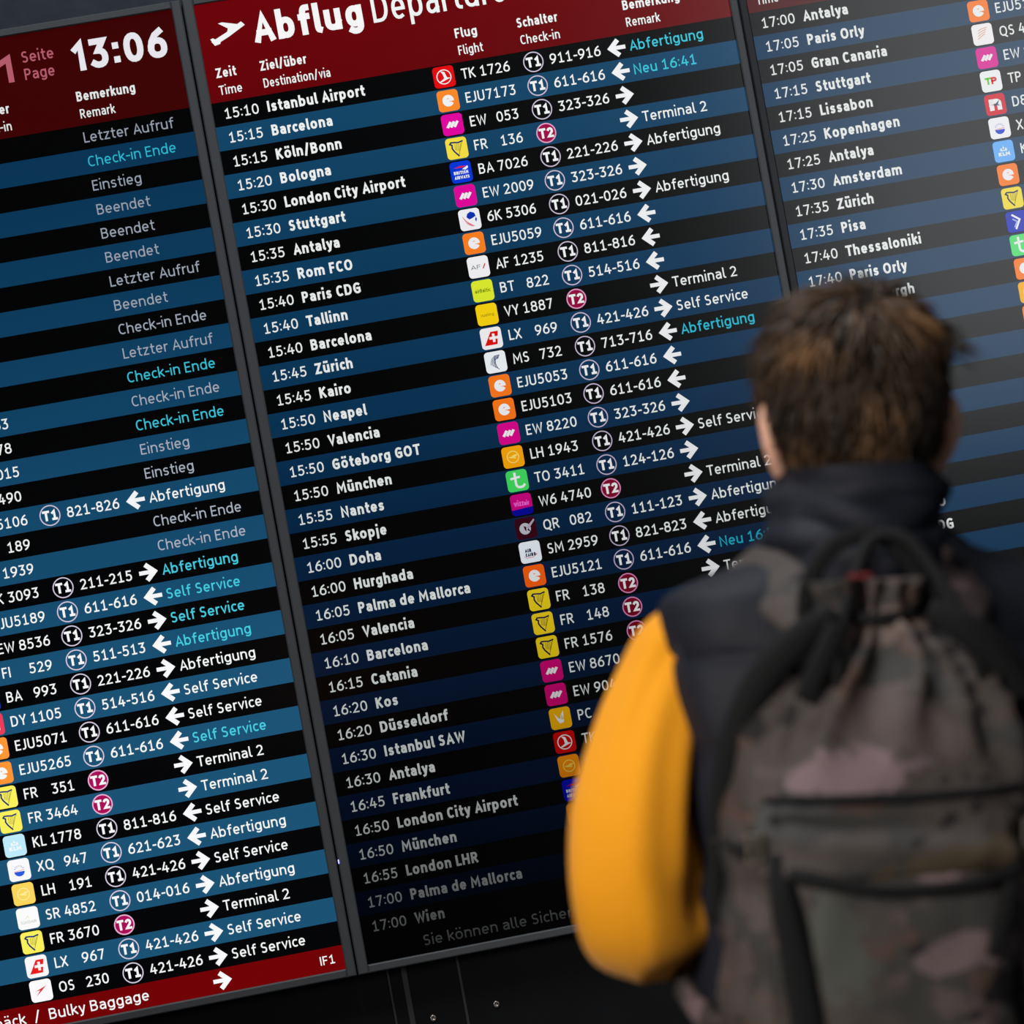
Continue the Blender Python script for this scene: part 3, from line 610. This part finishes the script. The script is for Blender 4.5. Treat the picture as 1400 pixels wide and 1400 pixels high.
# --- vest
def vest_d(a, z):
    q = ((z-.98) % .088)/.088; puff = .007*math.sin(math.pi*q)**.5
    return puff+.004*nz(math.cos(a)*2, math.sin(a)*2, z*9, 1.6)-.002
vest = pobj('vest', loft_z([(.93,0,0,.160,.118),(.96,0,0,.170,.126),(1.05,0,0,.166,.122),(1.18,0,0,.168,.122),(1.30,0,0,.174,.124),(1.38,0,0,.184,.122),(1.42,0,-.002,.187,.116),(1.452,0,-.006,.186,.104),(1.474,0,-.010,.178,.090),(1.488,0,-.012,.150,.076),(1.503,0,-.013,.104,.068),(1.522,0,-.014,.074,.062)],72,8,vest_d,pw=.66), M_vest)
for s in (-1, 1):   # armhole piping
    ps = [(s*(.176+.008*math.cos(t)), -.004+.060*math.sin(t), 1.402+.064*math.cos(t), .0055) for t in [2*math.pi*i/14 for i in range(15)]]
    pobj('armhole_trim', tube(ps,10,3,cap=False), M_vest)
def col_d(a, z): return .0055*math.sin(a*2+z*70)+.004*nz(math.cos(a)*2,math.sin(a)*2,z*22,1.3)+.004*math.sin(z*150)
collar = pobj('collar', loft_z([(1.492,-.008,-.014,.096,.082),(1.510,-.010,-.015,.088,.086),(1.530,-.011,-.016,.082,.086),(1.552,-.008,-.016,.077,.084),(1.570,-.007,-.015,.074,.083),(1.582,-.007,-.014,.072,.079),(1.584,-.009,-.014,.066,.072),(1.570,-.007,-.013,.063,.068),(1.53,-.005,-.012,.062,.064)],64,6,col_d,cap=False,pw=.92), M_vest)
# hood roll lying behind the neck
hv = tube([(-.083,.02,1.514,.010),(-.078,-.045,1.510,.014),(-.050,-.084,1.500,.022),(-.008,-.098,1.494,.027),(.034,-.084,1.500,.022),(.056,-.045,1.510,.014),(.060,.02,1.514,.010)],28,6,lambda a,t:.004*math.sin(3*a+14*t)+.003*math.sin(25*t))
pobj('hood', hv, M_vest)
pobj('hood', tube([(-.076,.01,1.546,.008),(-.070,-.05,1.547,.012),(-.045,-.082,1.540,.017),(-.008,-.095,1.534,.019),(.030,-.082,1.538,.017),(.050,-.05,1.544,.012),(.056,.01,1.546,.008)],24,6,lambda a,t:.003*math.sin(2*a+17*t)), M_vest)
# --- trousers and shoes
def leg_tr(s):
    return tube([(s*.082,0,.955,.094),(s*.088,0,.86,.098),(s*.098,.0,.70,.085),(s*.105,.0,.50,.072),(s*.112,-.01,.28,.066),(s*.118,-.01,.12,.064),(s*.12,-.01,.055,.066)],32,6,lambda a,t:.005*math.sin(18*t+2*math.cos(a))*t+.003*math.sin(4*a))
pobj('trousers', joined(leg_tr(-1), leg_tr(1), loft_z([(.84,0,0,.12,.10),(.90,0,0,.165,.118),(.95,0,0,.158,.115),(.985,0,0,.150,.11)],40,4)), M_trs)
for s in (-1, 1):
    sh = pobj('shoe', tube([(s*.12,-.065,.050,.036),(s*.12,-.03,.056,.046),(s*.124,.05,.052,.047),(s*.13,.12,.040,.044),(s*.132,.185,.034,.028)],24,5,flat_=.78), M_shoe)
    mesh_obj('sole', *(lambda v, f: ([tuple(lean(p)-Vector(person.location)) for p in v], f))(*tube([(s*.12,-.085,.013,.034),(s*.12,-.05,.013,.044),(s*.124,.04,.013,.046),(s*.131,.14,.013,.047),(s*.132,.195,.013,.028)],24,5,flat_=.28)), M_sole, sh, None, True)
# --- hair: scalp cap and combed locks
HC = Vector((-.004,.004,1.649)); HR_ = (.0812,.109,.0955)
def hcap(VF):
    V, F = VF; out = []
    for x, y, z in V:
        lo = 1.572 if y < .0 else (1.572+.075*min(1, y/.04) if y < .06 else 1.70)
        if z < lo: z = lo+(z-lo)*.05; x *= .88; y = y*.93 if y < .05 else y*.86
        out.append((x, y, z))
    return out, F
M_hair = bpy.data.materials.new('hair_brown'); M_hair.use_nodes = True
nt = M_hair.node_tree; hb_ = nt.nodes['Principled BSDF']; hb_.inputs['Roughness'].default_value = .5; hb_.inputs['Specular IOR Level'].default_value = .38
at = nt.nodes.new('ShaderNodeAttribute'); at.attribute_name = 'col'; nt.links.new(at.outputs['Color'], hb_.inputs['Base Color'])
cv, cf = hcap(ell(HC.x,HC.y,HC.z,HR_[0],HR_[1],HR_[2],48,32))
hairV = [tuple(lean(v)-Vector(person.location)) for v in cv]; hairF = list(cf); hairC = [(.008,.0045,.002)]*len(cv)
whorl = Vector((.012,-.055,1.742))
rnd = random.Random(3)
def lock(p, d, nrm, L, w, lift, col):
    global hairV, hairF, hairC
    seg = 6; side = d.cross(nrm).normalized(); pts = []
    pos = p.copy(); dd = (d+nrm*lift).normalized(); curl = rnd.uniform(-.12,.12)
    for j in range(seg+1):
        t = j/seg; ww = w*(1-t)**.7*(.6+.8*min(1, t*3)) if j < seg else .0003
        pts.append((pos.copy(), ww)); pos += dd*(L/seg)
        dd = (dd-nrm*lift*.45*(1 if t > .2 else .2)+side*curl+Vector((0,0,-.05))).normalized()
        # stay outside of the head
        q = pos-HC; e = math.sqrt((q.x/HR_[0])**2+(q.y/HR_[1])**2+(q.z/HR_[2])**2)
        if e < 1.03: pos = HC+q*(1.03/e)
    k = len(hairV); b = Vector(person.location)
    for pnt, ww in pts:
        for c, s_ in ((1,0),(0,.55),(-1,0),(0,-.55)):
            hairV.append(tuple(lean(pnt+side*ww*c+nrm*ww*s_)-b)); hairC.append(col)
    for j in range(seg):
        for i in range(4): hairF.append((k+j*4+i, k+j*4+(i+1)%4, k+(j+1)*4+(i+1)%4, k+(j+1)*4+i))
for i in range(3400):
    z = rnd.uniform(-1,1); a = rnd.uniform(0,2*math.pi); r0 = math.sqrt(1-z*z)
    n0 = Vector((r0*math.cos(a), r0*math.sin(a), z)); sq = lambda c: math.copysign(abs(c)**.86, c)
    p = HC+Vector((sq(n0.x)*HR_[0]*.985, n0.y*HR_[1], (sq(n0.z) if n0.z > 0 else n0.z)*HR_[2]))
    if p.y > .040 and p.z < 1.695: continue
    if p.z < 1.592: continue
    if abs(p.x) > .05 and p.y > -.012 and p.z < 1.640: continue
    nrm = Vector((n0.x/HR_[0], n0.y/HR_[1], n0.z/HR_[2])).normalized()
    d = p-whorl; sw = whorl-p
    d = d-nrm*d.dot(nrm)
    if d.length < .004: d = Vector((1,0,0))
    d.normalize(); dist = (p-whorl).length
    swirl = nrm.cross(d)*max(0, .55-dist*5)
    down = Vector((0,0,-1)); down = (down-nrm*down.dot(nrm))
    d = (d+swirl+down*.5*min(1, dist*8)+Vector((rnd.gauss(0,.24), rnd.gauss(0,.24), rnd.gauss(0,.14)))).normalized()
    cl = nz(p.x, p.y, p.z, 38); d = (d+nrm.cross(d)*cl*.7).normalized()
    top = max(0, (p.z-1.66)/.09)
    L = .022+.022*top+rnd.uniform(0,.012); lift = .10+.22*top+.25*max(0, nz(p.x+3, p.y, p.z, 30))
    w = rnd.uniform(.0014,.0030)
    f = rnd.uniform(.55,1.5)*(1+.9*max(0,nz(p.x, p.y+5, p.z, 45)))*(1+.25*top); f *= .35+1.5*max(0, nz(p.x+9, p.y, p.z, 22)+.35)**1.5*2; f *= .82; f += 6.5*math.exp(-((p.x+.052)**2+(p.z-1.700)**2)/.00020)*(p.y < 0)+4.5*math.exp(-((p.x-.030)**2+(p.z-1.712)**2)/.00022)*(p.y < 0); col = (.038*f,.0190*f,.0078*f)  # the two brightest spots are crown highlights put into the lock colour
    lock(p+nrm*.001, d, nrm, L, w, lift, col)
# a few loose locks sticking out at the top right and left of the crown
for i in range(60):
    t = rnd.random(); s = 1 if i < 34 else -1
    p = HC+Vector((s*(.045+.03*t), -.03+rnd.uniform(-.03,.05), .070-.035*t)); nrm = (p-HC).normalized()
    d = Vector((s*1.0, -.15, -.12-.3*rnd.random())); f = rnd.uniform(.5,1.1)
    lock(p, d.normalized(), nrm, rnd.uniform(.035,.055) if s > 0 else rnd.uniform(.02,.032), .0022, .22, (.040*f,.022*f,.011*f))
mesh_obj('hair', hairV, hairF, M_hair, person, None, True, hairC)

# ------------------------------------------------------------------ backpack
SH = -.034
bag = empty('backpack', (.345, PY-.12, 1.05), 'dark brown and grey camouflage drawstring backpack with black cords, worn on the back', 'backpack')
def camo():
    m = bpy.data.materials.new('camouflage_fabric'); m.use_nodes = True; nt = m.node_tree; b = nt.nodes['Principled BSDF']
    b.inputs['Roughness'].default_value = .72; b.inputs['Specular IOR Level'].default_value = .3
    tc = nt.nodes.new('ShaderNodeTexCoord'); mp = nt.nodes.new('ShaderNodeMapping'); mp.inputs['Scale'].default_value = (.8,.8,1.25)
    nt.links.new(tc.outputs['Object'], mp.inputs['Vector'])
    prev = None
    cols = [(.064,.052,.048),(.092,.068,.066),(.044,.041,.039),(.19,.125,.135),(.012,.010,.011),(.085,.050,.040)]
    for i, (sc_, th, c) in enumerate(((9,.50,cols[1]),(11,.54,cols[2]),(13,.60,cols[4]),(14,.62,cols[5]),(8.5,.64,cols[3]))):
        n = nt.nodes.new('ShaderNodeTexNoise'); n.inputs['Scale'].default_value = sc_; n.inputs['Detail'].default_value = 3.5; n.inputs['Roughness'].default_value = .55
        of = nt.nodes.new('ShaderNodeVectorMath'); of.operation = 'ADD'; of.inputs[1].default_value = (i*3.7, i*1.3+2, i*5.1)
        nt.links.new(mp.outputs[0], of.inputs[0]); nt.links.new(of.outputs[0], n.inputs['Vector'])
        r = nt.nodes.new('ShaderNodeMapRange'); r.inputs['From Min'].default_value = th-.012; r.inputs['From Max'].default_value = th+.012; nt.links.new(n.outputs['Fac'], r.inputs['Value'])
        mx = nt.nodes.new('ShaderNodeMix'); mx.data_type = 'RGBA'; nt.links.new(r.outputs[0], mx.inputs['Factor'])
        if prev: nt.links.new(prev, mx.inputs['A'])
        else: mx.inputs['A'].default_value = (*cols[0],1)
        mx.inputs['B'].default_value = (*c,1); prev = mx.outputs['Result']
    for cx, cz, rx, rz, c in ((-.060,.286,.058,.024,(.20,.135,.150)),(.006,.123,.050,.015,(.15,.105,.110)),(-.105,.150,.030,.050,(.070,.072,.064)),(-.01,.40,.03,.018,(.17,.125,.11)),(.03,.20,.09,.014,(.075,.055,.032))):   # the larger printed blotches
        sx = nt.nodes.new('ShaderNodeSeparateXYZ'); nt.links.new(tc.outputs['Object'], sx.inputs[0])
        def mth(op, a, b2):
            q = nt.nodes.new('ShaderNodeMath'); q.operation = op
            for k, v in enumerate((a, b2)):
                if isinstance(v, (int, float)): q.inputs[k].default_value = v
                else: nt.links.new(v, q.inputs[k])
            return q.outputs[0]
        dx = mth('DIVIDE', mth('SUBTRACT', sx.outputs['X'], cx), rx); dz = mth('DIVIDE', mth('SUBTRACT', sx.outputs['Z'], cz), rz)
        r2 = mth('ADD', mth('MULTIPLY', dx, dx), mth('MULTIPLY', dz, dz))
        n = nt.nodes.new('ShaderNodeTexNoise'); n.inputs['Scale'].default_value = 30+200*abs(cx); n.inputs['Detail'].default_value = 3; nt.links.new(tc.outputs['Object'], n.inputs['Vector'])
        fld = mth('SUBTRACT', mth('MULTIPLY', n.outputs['Fac'], 3.2), mth('ADD', r2, .75))
        r = nt.nodes.new('ShaderNodeMapRange'); r.inputs['From Min'].default_value = -.2; r.inputs['From Max'].default_value = .2; nt.links.new(fld, r.inputs['Value'])
        mx = nt.nodes.new('ShaderNodeMix'); mx.data_type = 'RGBA'; nt.links.new(r.outputs[0], mx.inputs['Factor'])
        nt.links.new(prev, mx.inputs['A']); mx.inputs['B'].default_value = (*c,1); prev = mx.outputs['Result']
    nt.links.new(prev, b.inputs['Base Color'])
    n = nt.nodes.new('ShaderNodeTexNoise'); n.inputs['Scale'].default_value = 45; n.inputs['Detail'].default_value = 5; nt.links.new(tc.outputs['Object'], n.inputs['Vector'])
    bp = nt.nodes.new('ShaderNodeBump'); bp.inputs['Strength'].default_value = .5; bp.inputs['Distance'].default_value = .004
    nt.links.new(n.outputs['Fac'], bp.inputs['Height']); nt.links.new(bp.outputs['Normal'], b.inputs['Normal'])
    return m
M_camo = camo(); M_web = mat('black_webbing', (.006,.006,.0065), .75, .25, bump=(900,.4)); M_buck = mat('buckle_metal', (.22,.20,.16), .45, .5, .6); M_redl = mat('red_label', (.16,.006,.01), .7)
def bobj(name, VF, m, parent=None, smooth=True):
    base = Vector(bag.location)
    return mesh_obj(name, [tuple(lean((v[0]+SH, v[1]-.008, v[2]))-base) for v in VF[0]], VF[1], m, parent or bag, None, smooth)
def bag_d(a, z):
    g = max(0, min(1, (z-1.31)/.09)); f = math.sin(a) < .2
    d = .016*g*(1-2*abs(math.sin(7*a+1.5*math.sin(z*20)))**.6)*(1 if f else .3)+.006*g*math.sin(9*a+1)
    d += .006*nz(math.cos(a)*3, math.sin(a)*3, z*10, 1.2)+.003*nz(math.cos(a)*6, math.sin(a)*6, z*24, 1.2)
    if z < 1.27: d += .003*math.sin(z*90+2*a)
    return d
bobj('pack_body', loft_z([(.985,0,-.195,.120,.060),(1.0,0,-.20,.140,.080),(1.06,0,-.205,.146,.088),(1.15,0,-.207,.145,.090),(1.23,0,-.207,.142,.090),(1.30,0,-.205,.137,.088),(1.35,0,-.202,.124,.082),(1.39,0,-.197,.100,.070),(1.42,0,-.190,.070,.054),(1.442,0,-.184,.044,.036),(1.456,0,-.180,.032,.026),(1.470,0,-.178,.036,.032),(1.482,0,-.178,.043,.036),(1.478,0,-.178,.030,.024),(1.46,0,-.178,.016,.012)],96,7,bag_d,pw=.80), M_camo)
def pk_d(a, z): return .004*nz(math.cos(a)*3, math.sin(a)*3, z*14, 1.3)+.003*math.sin(z*60+a*2)
FX = -.012
bobj('front_pocket', loft_z([(1.005,FX,-.262,.085,.030),(1.02,FX,-.268,.098,.044),(1.08,FX,-.275,.101,.050),(1.16,FX,-.275,.101,.050),(1.235,FX,-.272,.100,.046),(1.27,FX,-.262,.096,.034)],72,7,pk_d,pw=.55), M_camo)
bobj('pocket_flap', loft_z([(1.238,FX,-.268,.108,.050),(1.246,FX,-.270,.112,.057),(1.262,FX,-.268,.112,.057),(1.280,FX,-.262,.112,.050),(1.292,FX,-.254,.110,.044),(1.300,FX,-.246,.106,.038)],72,7,lambda a,z:.003*nz(math.cos(a)*4,math.sin(a)*4,z*20,1.3)+.0035*math.sin(z*170+math.cos(a)*3),pw=.60), M_camo)
bobj('pocket_piping_and_shade', tube([(-.116,-.300,1.250,.006),(-.085,-.322,1.242,.007),(-.04,-.332,1.232,.0055),(.0,-.333,1.229,.005),(.05,-.330,1.232,.006),(.090,-.316,1.240,.006)],12,6), M_web)
bobj('pocket_piping_and_shade', tube([(-.115,-.285,1.306,.006),(-.06,-.298,1.304,.0075),(.0,-.300,1.303,.007),(.06,-.296,1.304,.006),(.100,-.280,1.306,.005)],12,6,flat_=.6), M_web)  # dark tube drawn as the shade in the gap above the flap
bobj('webbing_and_shade_strip', tube([(-.112,-.306,1.262,.006),(-.110,-.318,1.235,.010),(-.103,-.324,1.19,.0125),(-.094,-.326,1.13,.014),(-.088,-.322,1.06,.014),(-.086,-.31,1.02,.010)],12,5,flat_=.4,up=(0,1,0)), M_web)  # black strip standing for shade in the gap between pocket and pack side
bobj('webbing_and_shade_strip', tube([(.090,-.306,1.262,.005),(.084,-.318,1.235,.007),(.072,-.326,1.20,.008),(.062,-.328,1.17,.006)],12,5,flat_=.4,up=(0,1,0)), M_web)
def strap(s):
    pts = [(s*.040,-.160,1.420,.024),(s*.058,-.132,1.446,.028),(s*.079,-.098,1.471,.029),(s*.092,-.050,1.493,.029),(s*.101,.020,1.498,.030),(s*.114,.080,1.466,.031),(s*.132,.128,1.400,.030),(s*.140,.132,1.30,.028),(s*.160,.105,1.20,.020),(s*.172,.02,1.13,.014),(s*.150,-.10,1.09,.012)]
    R = cat_rom(pts, 6); V = []; F = []; m = len(R); n = 12
    for j, q in enumerate(R):
        p = Vector(q[:3]); t = (Vector(R[min(m-1,j+1)][:3])-Vector(R[max(0,j-1)][:3])).normalized()
        out = (p-Vector((0,0,1.35 if p.z < 1.42 else p.z-.12))); out.z = out.z if p.z > 1.42 else 0
        b = t.cross(out).normalized(); u_ = b.cross(t)
        for i in range(n):
            c, s2 = se(2*math.pi*i/n, .6); V.append(tuple(p+b*q[3]*c+u_*.007*s2))
    for j in range(m-1):
        for i in range(n): F.append((j*n+i, j*n+(i+1)%n, (j+1)*n+(i+1)%n, (j+1)*n+i))
    F.append(tuple(range(n-1,-1,-1))); F.append(tuple(range((m-1)*n,m*n)))
    return V, F
for s in (-1, 1):
    V, F = strap(s); bobj('shoulder_strap', ([(v[0]-SH*.7, v[1], v[2]) for v in V], F), M_camo)
# cords, haul loop, side webbing, buckles, label
bobj('draw_cord', tube([(-.045,-.262,1.395,.004),(-.040,-.245,1.435,.0055),(-.020,-.205,1.475,.006),(.005,-.175,1.515,.0065),(.035,-.180,1.515,.006),(.060,-.200,1.475,.006),(.075,-.225,1.430,.0055),(.082,-.245,1.395,.004)],12,6), M_web)
bobj('draw_cord', tube([(-.030,-.205,1.452,.005),(0,-.218,1.449,.006),(.030,-.205,1.452,.005),(.034,-.17,1.454,.005),(0,-.148,1.455,.005),(-.034,-.17,1.454,.005),(-.030,-.205,1.452,.005)],10,5), M_web)
bobj('haul_loop', tube([(-.050,-.150,1.440,.008),(-.048,-.160,1.480,.008),(-.022,-.165,1.515,.008),(.018,-.165,1.518,.008),(.048,-.160,1.485,.008),(.056,-.150,1.440,.008)],12,6,flat_=.35,up=(0,1,0)), M_web)
bobj('webbing_and_shade_strip', tube([(-.042,-.255,1.445,.0095),(-.060,-.262,1.415,.010),(-.075,-.262,1.385,.009)],12,4,flat_=.3,up=(0,1,0)), M_web)
for s in (-1, 1):
    bobj('webbing_and_shade_strip', tube([(s*.040,-.235,1.455,.010),(s*.070,-.240,1.438,.014),(s*.100,-.235,1.410,.015),(s*.122,-.225,1.37,.014),(s*.136,-.215,1.32,.012),(s*.143,-.205,1.26,.009),(s*.146,-.20,1.20,.007)],12,5,flat_=.55,up=(0,1,0)), M_web)
    bobj('webbing_and_shade_strip', tube([(s*.142-.004,-.215,1.27,.006),(s*.130-.008,-.262,1.268,.006),(s*.112-.012,-.296,1.266,.006)],10,4,flat_=.5), M_web)
    mbk = MB(); x = s*.116-.012; b_ = (x, -.300, 1.268)
    for dx0, dx1, dz0, dz1 in ((-.006,.006,.009,.012),(-.006,.006,-.012,-.009),(-.006,-.004,-.010,.010),(.004,.006,-.010,.010),(-.005,.005,-.001,.001)):
        mbk.box(b_[0]+dx0, b_[0]+dx1, b_[1]-.006, b_[1], b_[2]+dz0, b_[2]+dz1, .001)
    bobj('buckle', (mbk.v, mbk.f), M_buck, None, False)
mbk = MB(); mbk.box(-.024,-.004,-.216,-.213,1.484,1.488,.0005); bobj('label_tag', (mbk.v, mbk.f), M_redl, None, False)
